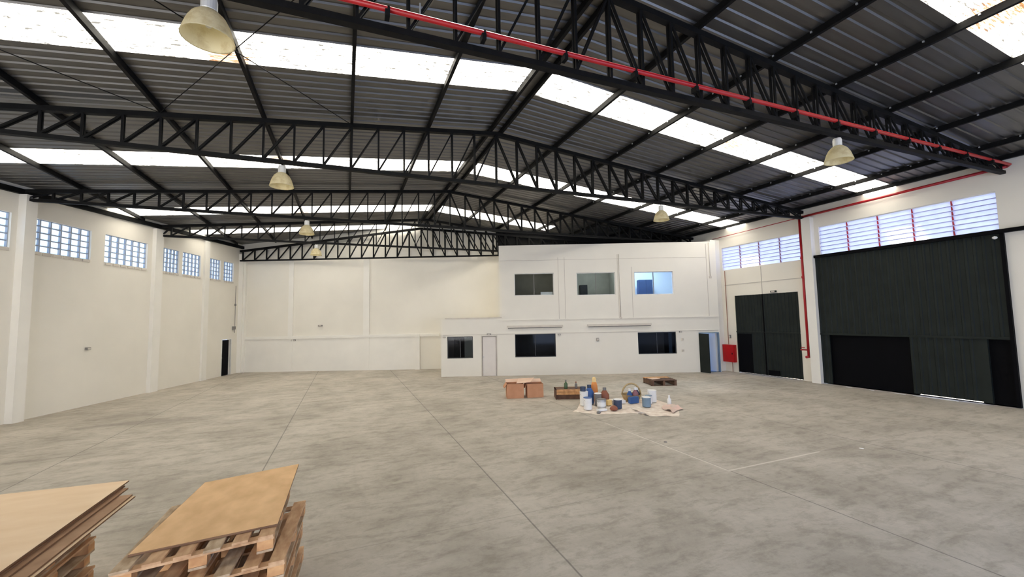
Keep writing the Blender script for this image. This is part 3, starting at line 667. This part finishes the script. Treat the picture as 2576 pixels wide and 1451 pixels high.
for s0, s1, z, lab in ((3.3, 6.1, 2.36, 'long beige wall batten over the lower left office window'), (7.3, 10.5, 2.36, 'long beige wall batten over the middle of the office front')):
    c = thing('wall_batten', lab, 'light', OFF.p(s0, 0, z), group='long wall battens on the office front'); B = OFF.p(s0, 0, z)
    MB().fbox(OFF, s0, s1, 0.0, 0.07, z, z + 0.10).build('body', 'cream', c, B)  # beige bar with a grey tube along its lower edge
    MB().tube([OFF.p(s0 + 0.05, 0.08, z - 0.02), OFF.p(s1 - 0.05, 0.08, z - 0.02)], 0.018, 8).build('tube', 'grey', c, B, True)
tag(MB().fbox(OFF, 0.2, 3.05, -0.05, 0.03, 2.85, 2.90).build('roof_edge', 'cream', base=OFF.p(0.2, 0, 2.85)), 'beige flashing along the top of the low office annexe', 'flashing')
# small boxes on the walls
def jbox(fr, s, z, lab, w=0.14, h=0.08, m='grey'):
    c = thing('junction_box', lab, 'junction box', fr.p(s, 0, z), group='small grey boxes on the walls'); B = fr.p(s, 0, z)
    MB().fbox(fr, s - w / 2, s + w / 2, 0, 0.07, z - h / 2, z + h / 2).build('body', m, c, B)
    MB().fbox(fr, s - w / 3, s + w / 3, 0.07, 0.085, z - h / 3, z + h / 3).build('cover', 'cream', c, B)
jbox(BACK, 4.75, 2.62, 'small grey box highest on the back wall, above the ledge', 0.24, 0.09)
jbox(BACK, 3.09, 1.80, 'left one of the two grey boxes side by side under the back wall ledge', 0.07, 0.1)
jbox(BACK, 3.26, 1.80, 'right one of the two grey boxes side by side under the back wall ledge', 0.12, 0.1)
jbox(BACK, 0.42, 1.96, 'small grey box on the back wall ledge nearest the left corner', 0.16, 0.08)
jbox(BACK, 8.28, 1.95, 'small grey box on the right part of the back wall ledge', 0.18, 0.08)
jbox(LEFT, 9.56, 2.03, 'lone grey box in the middle of the left wall', 0.16, 0.09)
jbox(OFF, 7.8, 1.70, 'small grey box on the lower office front between its two wide windows', 0.10, 0.16)
jbox(OFF, 2.40, 2.06, 'small grey box above the white office door', 0.2, 0.07)
jbox(OFF, 0.16, 1.95, 'small grey box at the upper left corner of the small office window', 0.12, 0.06)
jbox(OFF, 5.90, 1.98, 'small grey box at the upper right of the dark grey lower window', 0.14, 0.07)
jbox(OFF, 11.92, 2.00, 'small grey box at the upper right of the black lower window', 0.12, 0.07)
jbox(OFF, 12.0, 1.63, 'pale box right of the black lower window, upper of two', 0.1, 0.12, 'cream')
jbox(OFF, 12.0, 1.08, 'pale box right of the black lower window, lower of two', 0.1, 0.1, 'cream')
jbox(RIGHT, 15.25, 1.72, 'small grey box above the red cabinet', 0.08, 0.16)
jbox(RIGHT, 12.85, 3.80, 'small box right above the smaller dark gate', 0.25, 0.08, 'gate')
al = thing('alarm_box', 'small grey alarm box with a cable, above the black door at left', 'alarm', LEFT.p(0.72, 0, 2.5)); B = LEFT.p(0.72, 0, 2.5)
MB().fbox(LEFT, 0.62, 0.82, 0.001, 0.1, 2.5, 2.68).build('body', 'grey', al, B)
MB().tube([LEFT.p(0.60, 0.03, 2.3), LEFT.p(0.60, 0.03, 5.0)], 0.013, 8).build('cable', 'grey', al, B)
MB().fbox(LEFT, 0.56, 0.64, 0, 0.06, 3.85, 3.97).build('clip_box', 'grey', al, B)

# ------------------------------------------------------------------ pallets and plywood in the foreground
def make_pallet(wx, ly, label, group, h=0.136):
    """deck boards run along y; three blocks along each side"""
    t = thing('wooden_pallet', label, 'pallet', group=group)
    nb = 6; bw = 0.115; gap = (wx - nb * bw) / (nb - 1)
    for i in range(nb):
        x = -wx / 2 + i * (bw + gap); j = random.uniform(-0.006, 0.006)
        MB().box(x + j, x + bw + j, -ly / 2 + random.uniform(-.012, .012), ly / 2 + random.uniform(-.012, .012), h - 0.02, h).build('deck_board', 'pwood' if i % 3 else 'pwood2', t)
    for k in range(3):
        y = -ly / 2 + 0.005 + k * (ly - 0.12) / 2
        MB().box(-wx / 2, wx / 2, y, y + 0.085, h - 0.04, h - 0.0205).build('cross_board', 'pwood', t)
        for q in range(3):
            x = -wx / 2 + 0.005 + q * (wx - 0.13) / 2
            MB().box(x, x + 0.12, y + 0.002, y + 0.108, 0.02, h - 0.0405).build('block', 'pblock', t)
    for q in range(3):
        x = -wx / 2 + 0.005 + q * (wx - 0.13) / 2
        MB().box(x, x + 0.12, -ly / 2, ly / 2, 0.0, 0.0195).build('bottom_board', 'pwood2', t)
    for ch in t.children:
        for v in ch.data.vertices: v.co.y += 0.14 * v.co.x
    return t
gA = 'wooden pallets in the stack under the orange plywood'; gB = 'wooden pallets in the stack under the pale plywood sheets'
ordw = ['bottom one', 'second from the floor', 'third from the floor', 'fourth from the floor', 'third from the top', 'second from the top', 'topmost']
pal = make_pallet(1.06, 1.22, 'x', gA)
offs = [(0.10, -0.03, 0), (0.12, 0.01, -3), (0.06, -0.05, 1), (0.12, -0.02, -2), (0.08, -0.06, 1), (0.14, -0.12, -3), (0.0, 0.05, 0)]
for k, (dx, dy, dr) in enumerate(offs):
    o = pal if k == 0 else copy_tree(pal)
    o.location = (-1.10 + dx, 4.79 + dy, 0.137 * k); o.rotation_euler = (0, 0, math.radians(dr))
    o['label'] = f'wooden pallet under the orange plywood board, {ordw[k]} of the stack'; o['group'] = gA
for k in range(6):
    o = copy_tree(pal); o.location = (-2.90 + (0.03, -0.02, 0.04, 0, 0.02, -0.01)[k], 4.98 + (0, 0.03, -0.03, 0.02, 0, 0.01)[k], 0.137 * k)
    o.rotation_euler = (0, 0, math.radians((0, 1.5, -1, 1, -1.5, 0)[k]))
    o['label'] = 'wooden pallet under the pale plywood sheets, ' + ['bottom one', 'second from the floor', 'third from the floor', 'third from the top', 'second from the top', 'topmost'][k] + ' of the stack'; o['group'] = gB
def board(pts, z, th, name, top, label, group=None):
    n = len(pts); c = (sum(p[0] for p in pts) / n, sum(p[1] for p in pts) / n, z)
    t = thing(name, label, 'plywood', c, group=group)
    mb = MB(); mb.add([(x, y, z) for x, y in pts] + [(x, y, z + th) for x, y in pts], [tuple(range(n))[::-1], tuple(range(n, 2 * n))])
    mb.build('face', top, t, c)
    e = MB(); g_ = 0.0008
    for i in range(n):
        a, b = Vector(pts[i]), Vector(pts[(i + 1) % n]); d_ = (b - a).normalized(); nn = Vector((d_.y, -d_.x)) * g_
        e.quad((a.x + nn.x, a.y + nn.y, z), (b.x + nn.x, b.y + nn.y, z), (b.x + nn.x, b.y + nn.y, z + th), (a.x + nn.x, a.y + nn.y, z + th))
    e.build('edge', 'plyedge', t, c); return t
board([(-1.60, 4.37), (-0.56, 4.46), (-0.55, 6.18), (-1.50, 5.94)], 0.960, 0.018, 'plywood_board', 'ply', 'orange brown plywood board lying slanted on the middle pallet stack')
# a small pale splinter mark on that board
zz = 0.822
sh = [(0.19, -0.34), (0.16, -0.33), (0.04, -0.12), (-0.01, -0.07), (-0.035, -0.06), (0.0, 0.0)]
lw = ['bottom sheet', 'second sheet from below', 'third sheet from below', 'third sheet from the top', 'second sheet from the top', 'top sheet']
for k, (dx, dy) in enumerate(sh):
    board([(-4.05 + dx, 4.30 + dy), (-2.47 + dx, 4.30 + dy), (-2.44 + dx, 6.60 + dy), (-4.05 + dx, 6.72 + dy)], zz, 0.0155, 'plywood_sheet', 'plypale' if k in (0, 5) else 'plybrown', f'plywood on the left pallet stack, {lw[k]}', 'pale plywood sheets stacked at lower left'); zz += 0.0175

# ------------------------------------------------------------------ things in the middle of the floor
def carton(loc, rz, w, d, h, label):
    t = thing('cardboard_box', label, 'box', loc, rz, group='brown cardboard boxes on the floor')
    th = 0.008
    MB().box(-w/2, w/2, -d/2, -d/2+th, 0, h).box(-w/2, w/2, d/2-th, d/2, 0, h).box(-w/2, -w/2+th, -d/2+th, d/2-th, 0, h).box(w/2-th, w/2, -d/2+th, d/2-th, 0, h).box(-w/2+th, w/2-th, -d/2+th, d/2-th, 0, th).build('walls', 'card', t)
    MB().hexa([(-w/2, d/2, h), (w/2, d/2, h), (w/2, d/2+0.01, h), (-w/2, d/2+0.01, h), (-w/2, d/2+0.16, h+0.09), (w/2, d/2+0.16, h+0.09), (w/2, d/2+0.17, h+0.09), (-w/2, d/2+0.17, h+0.09)]).build('flap', 'cardlight', t)
    MB().hexa([(-w/2-0.01, -d/2, h), (-w/2, -d/2, h), (-w/2, d/2, h), (-w/2-0.01, d/2, h), (-w/2-0.10, -d/2, h-0.14), (-w/2-0.09, -d/2, h-0.14), (-w/2-0.09, d/2, h-0.14), (-w/2-0.10, d/2, h-0.14)]).build('flap', 'card', t)
    MB().box(-w/2+0.02, w/2-0.02, -d/2+0.02, d/2-0.02, h*0.6, h*0.62).build('contents', 'carddark', t)
    return t
rzb = math.radians(-16)
carton((5.66, 14.05, 0), rzb, 0.60, 0.52, 0.50, 'left one of the two brown cardboard boxes, under a loose flap of card')
carton((6.345, 13.85, 0), rzb, 0.58, 0.50, 0.48, 'right one of the two brown cardboard boxes')
cs = thing('cardboard_sheet', 'light brown cardboard sheet resting across the two cardboard boxes', 'cardboard', (6.0, 14.0, 0.51), rzb)
MB().hexa([(-0.30, -0.25, 0.0), (0.20, -0.28, 0.03), (0.42, 0.22, 0.115), (-0.16, 0.26, 0.095), (-0.30, -0.25, 0.008), (0.20, -0.28, 0.038), (0.42, 0.22, 0.123), (-0.16, 0.26, 0.103)]).build('panel', 'cardlight', cs)
# wooden crate with two bottles
cr = thing('wooden_crate', 'low wooden crate with two bottles standing on it', 'crate', (7.32, 13.05, 0), math.radians(-22))
for zc in (0.16, 0.25): MB().box(-0.5, 0.5, -0.30, -0.28, zc, zc + 0.085).build('slat', 'pblock', cr)
for zc in (0.16, 0.25): MB().box(-0.5, 0.5, 0.28, 0.30, zc, zc + 0.085).build('slat', 'pblock', cr)
MB().box(-0.5, 0.5, -0.28, 0.28, 0.315, 0.335).build('lid', 'pdark', cr)
for x in (-0.5, 0.47): MB().box(x, x + 0.03, -0.31, 0.31, 0.0, 0.335).build('end_panel', 'pdark', cr)
MB().box(-0.47, 0.47, -0.27, 0.27, 0.0, 0.15).build('base', 'pdark', cr)
BT = [(0, 0), (0.045, 0), (0.048, 0.02), (0.048, 0.13), (0.02, 0.17), (0.018, 0.2), (0, 0.2)]
def bottle(loc, sc_, m, cap, label, prof=BT, capr=0.022):
    t = thing('bottle', label, 'bottle', loc); z = prof[-1][1] * sc_
    MB().lathe([(r * sc_, q * sc_) for r, q in prof], n=18).build('body', m, t, smooth=True)
    MB().lathe([(capr * sc_, z - 0.01), (capr * sc_, z + 0.03 * sc_), (0, z + 0.03 * sc_)], n=14).build('cap', cap, t)
    return t
bottle((7.17, 13.0, 0.335), 1.3, 'greenglass', 'grey', 'dark green bottle on the left of the wooden crate')
bottle((7.52, 12.9, 0.335), 1.0, 'grey', 'brown', 'short dark bottle on the right of the wooden crate')
# single low dark pallet near the office
dp = thing('wooden_pallet', 'low dark wooden pallet alone on the floor near the entry door', 'pallet', (12.1, 13.95, 0), math.radians(-20))
for i in range(6):
    MB().box(-0.52, 0.52, -0.5 + i * 0.18, -0.39 + i * 0.18, 0.20, 0.225).build('deck_board', 'pdark' if i < 4 else 'pblock', dp)
for q in (-0.5, -0.05, 0.42): MB().box(q, q + 0.09, -0.5, 0.51, 0.02, 0.198).build('bearer', 'pdark', dp)
MB().box(-0.52, 0.52, -0.5, -0.39, 0.0, 0.019).box(-0.52, 0.52, 0.4, 0.51, 0.0, 0.019).build('bottom_board', 'pdark', dp)
tag(MB().hexa([(-0.3, -0.2, 0), (0.1, -0.22, 0), (0.15, 0.1, 0), (-0.28, 0.12, 0), (-0.3, -0.2, 0.012), (0.1, -0.22, 0.012), (0.15, 0.1, 0.012), (-0.28, 0.12, 0.012)]).build('wood_offcut', 'cardlight', base=(0, 0, 0)), 'pale board offcut lying on the low dark pallet', 'board').location = (11.95, 14.05, 0.226)
# drop cloth
def cloth(name, outline, m, label, cat, z=0.004, amp=0.025, seed=1, res=26):
    rnd = random.Random(seed); xs = [p[0] for p in outline]; ys = [p[1] for p in outline]
    cx, cy_ = sum(xs) / len(xs), sum(ys) / len(ys); n = len(outline) * 4; mb = MB(); ring = []
    for i in range(len(outline)):
        a, b = outline[i], outline[(i + 1) % len(outline)]
        for t in range(4):
            u = t / 4; ring.append((a[0] + (b[0] - a[0]) * u + rnd.uniform(-.05, .05), a[1] + (b[1] - a[1]) * u + rnd.uniform(-.05, .05)))
    L_ = 9; ph = [rnd.uniform(0, 6) for _ in range(4)]
    vs_ = [(0, 0, amp)]
    for k in range(1, L_ + 1):
        for (x, y) in ring:
            fx, fy = (x - cx) * k / L_, (y - cy_) * k / L_
            h = amp * (0.5 + 0.5 * math.sin(fx * 7 + ph[0]) * math.cos(fy * 9 + ph[1])) * (0.5 + 0.5 * math.sin(fx * 17 + fy * 11 + ph[2]))
            vs_.append((fx, fy, max(0.001, h + (0.0 if k < L_ else -amp * 0.3))))
    fs = [(0, 1 + i, 1 + (i + 1) % n) for i in range(n)]
    for k in range(L_ - 1):
        a = 1 + k * n; b = a + n
        fs += [(a + i, b + i, b + (i + 1) % n, a + (i + 1) % n) for i in range(n)]
    mb.add(vs_, fs); o = mb.build(name, m, smooth=True); o.location = (cx, cy_, z)
    tag(o, label, cat); return o
cloth('drop_cloth', [(6.35, 11.05), (6.75, 10.45), (7.83, 10.06), (7.97, 9.62), (8.68, 9.25), (9.55, 10.3), (9.62, 11.25), (8.95, 12.2), (7.35, 12.25)], 'sheet', 'cream drop cloth spread on the floor under the paint cans', 'cloth', 0.004, 0.022)
cloth('crumpled_rag', [(8.75, 9.6), (9.35, 9.85), (9.55, 10.35), (9.1, 10.45), (8.8, 10.1)], 'pink', 'pinkish crumpled rag on the right end of the drop cloth', 'rag', 0.03, 0.10, 4)
CZ = 0.028
def can(loc, r, h, m, lid, label, cat='can', name='paint_can', band=None, handle=True):
    t = thing(name, label, cat, loc)
    MB().lathe([(0, 0), (r * 0.94, 0), (r, 0.01), (r, h), (r * 1.04, h), (r * 1.04, h - 0.015)], n=24).build('body', m, t, smooth=False)
    MB().lathe([(r * 1.03, h), (r * 1.03, h + 0.015), (r * 0.9, h + 0.02), (0, h + 0.012)], n=24).build('lid', lid, t)
    if band: MB().lathe([(r * 1.012, h * 0.25), (r * 1.012, h * 0.75)], n=24).build('paper_label', band, t)
    if handle: MB().tube([(r * 1.05 * math.cos(a), -0.02 - r * .35 * math.sin(a), h * 0.86 - r * 0.7 * math.sin(a)) for a in [math.pi * i / 10 for i in range(11)]], 0.004, 6).build('handle', 'grey', t)
    return t
can((6.84, 11.06, CZ), 0.125, 0.34, 'white', 'blue', 'white bucket with a blue lid at the left front of the drop cloth', 'bucket', 'paint_bucket')
can((7.05, 11.62, CZ), 0.13, 0.42, 'white', 'white', 'tall white bucket behind the blue lidded one', 'bucket', 'paint_bucket')
bottle((7.33, 11.74, CZ), 3.0, 'blue', 'navy', 'blue plastic jug standing beside the tall white bucket', [(0, 0), (0.045, 0), (0.048, 0.02), (0.048, 0.12), (0.03, 0.155), (0.02, 0.17), (0, 0.17)])
can((7.02, 11.62, CZ + 0.445), 0.09, 0.12, 'navy', 'navy', 'small dark blue can on top of the tall white bucket', handle=False)
can((7.30, 11.02, CZ), 0.135, 0.26, 'silver', 'grey', 'silver paint can with a dark rim in the front row', band='white')
tag(MB().box(-0.14, 0.14, -0.07, 0.07, 0, 0.05).build('paint_tray', 'white'), 'white tray lying in front of the silver paint can', 'tray').location = (7.10, 10.72, CZ)
tag(MB().lathe([(0, 0), (0.09, 0.0), (0.12, 0.04), (0.10, 0.09), (0.05, 0.13), (0, 0.14)], n=16).build('dark_rag', 'brown', smooth=True), 'small dark brown lump at the foot of the silver paint can', 'rag').location = (7.46, 10.62, CZ)
tag(MB().lathe([(0, 0), (0.05, 0.0), (0.07, 0.02), (0.04, 0.05), (0, 0.06)], n=12).build('lump', 'grey', smooth=True), 'small dark lump on the floor edge of the drop cloth', 'lump').location = (6.85, 10.50, CZ)
bottle((7.78, 11.55, CZ), 2.6, 'brown', 'grey', 'brown plastic bottle behind the silver paint can', [(0, 0), (0.05, 0), (0.055, 0.02), (0.055, 0.11), (0.03, 0.15), (0.02, 0.165), (0, 0.165)])
tag(MB().box(-0.08, 0.08, -0.06, 0.06, 0, 0.16).build('carton', 'yellow'), 'small tan carton in front of the brown bottle', 'carton').location = (7.74, 11.28, CZ)
oj = thing('orange_container', 'tall orange container with a yellow top, behind the cans', 'container', (7.72, 12.05, CZ))
MB().lathe([(0, 0), (0.10, 0), (0.115, 0.05), (0.115, 0.35), (0.10, 0.52), (0.075, 0.62), (0, 0.62)], n=20).build('body', 'orange', oj, smooth=True)
MB().lathe([(0.07, 0.62), (0.065, 0.72), (0.04, 0.78), (0, 0.78)], n=16).build('top', 'yellow', oj, smooth=True)
can((7.72, 10.78, CZ), 0.125, 0.26, 'navy', 'white', 'dark blue paint can with a white lid in the middle front')
tag(MB().box(-0.2, 0.2, -0.15, 0.15, 0, 0.10).build('white_box', 'white'), 'flat white box behind the dark blue paint can', 'box').location = (8.18, 11.42, CZ)
can((7.44, 11.42, CZ), 0.11, 0.36, 'grey', 'white', 'dark grey bucket with a pale lid between the jug and the brown bottle', 'bucket', 'paint_bucket', handle=False)
# tan wicker hoop basket with bottles
bk = thing('basket', 'tan wicker basket with a high arched handle holding blue bottles', 'basket', (8.88, 11.62, CZ), math.radians(-20))
MB().lathe([(0, 0), (0.24, 0), (0.31, 0.16), (0.33, 0.20), (0.30, 0.19), (0.23, 0.02), (0, 0.02)], n=28, rib=0.02).build('bowl', 'tan', bk)
MB().tube([(0.31 * math.cos(a), 0, 0.18 + 0.36 * math.sin(a)) for a in [math.pi * i / 16 for i in range(17)]], 0.03, 8).build('handle', 'tan', bk, smooth=True)
for x, y, m, h, lab in ((8.72, 11.50, 'blue', 2.0, 'blue bottle at the left of the wicker basket'), (8.90, 11.44, 'maroon', 2.2, 'maroon bottle in the middle of the wicker basket'), (9.05, 11.55, 'navy', 2.0, 'dark bottle at the right of the wicker basket')):
    bottle((x, y, CZ + 0.03), h, m, 'white', lab, [(0, 0), (0.04, 0), (0.045, 0.02), (0.045, 0.10), (0.02, 0.14), (0.015, 0.155), (0, 0.155)])
tag(MB().box(-0.16, 0.16, -0.06, 0.06, 0, 0.20).build('toolbox', 'blue'), 'flat blue box in front of the wicker basket', 'box').location = (8.62, 11.18, CZ)
can((8.64, 10.58, CZ), 0.13, 0.28, 'bluegrey', 'white', 'blue grey tin with a white lid at the right front')
can((9.28, 11.08, CZ), 0.14, 0.36, 'white', 'white', 'white bucket at the right end of the drop cloth', 'bucket', 'paint_bucket')
can((9.00, 10.92, CZ), 0.11, 0.24, 'white', 'bluegrey', 'low white can beside the right hand white bucket', handle=False)
bottle((9.42, 10.46, CZ), 1.3, 'white', 'white', 'small white bottle standing by the pinkish rag')
tag(MB().lathe([(0, 0), (0.04, 0.0), (0.03, 0.015), (0, 0.02)], n=10).build('pebble', 'grey'), 'small dark pebble lying on the bare floor beside a joint line', 'pebble').location = (6.63, 7.54, 0)
for x, y, lab in ((3.95, 3.35, 'white paint fleck on the floor at the bottom right'), (9.9, 5.5, 'pale paint patch on the floor near the big gate')):
    tag(MB().lathe([(0, 0.006), (0.035, 0.004), (0.045, 0.0)], n=9).build('paint_fleck', 'white'), lab, 'paint fleck').location = (x, y, 0)
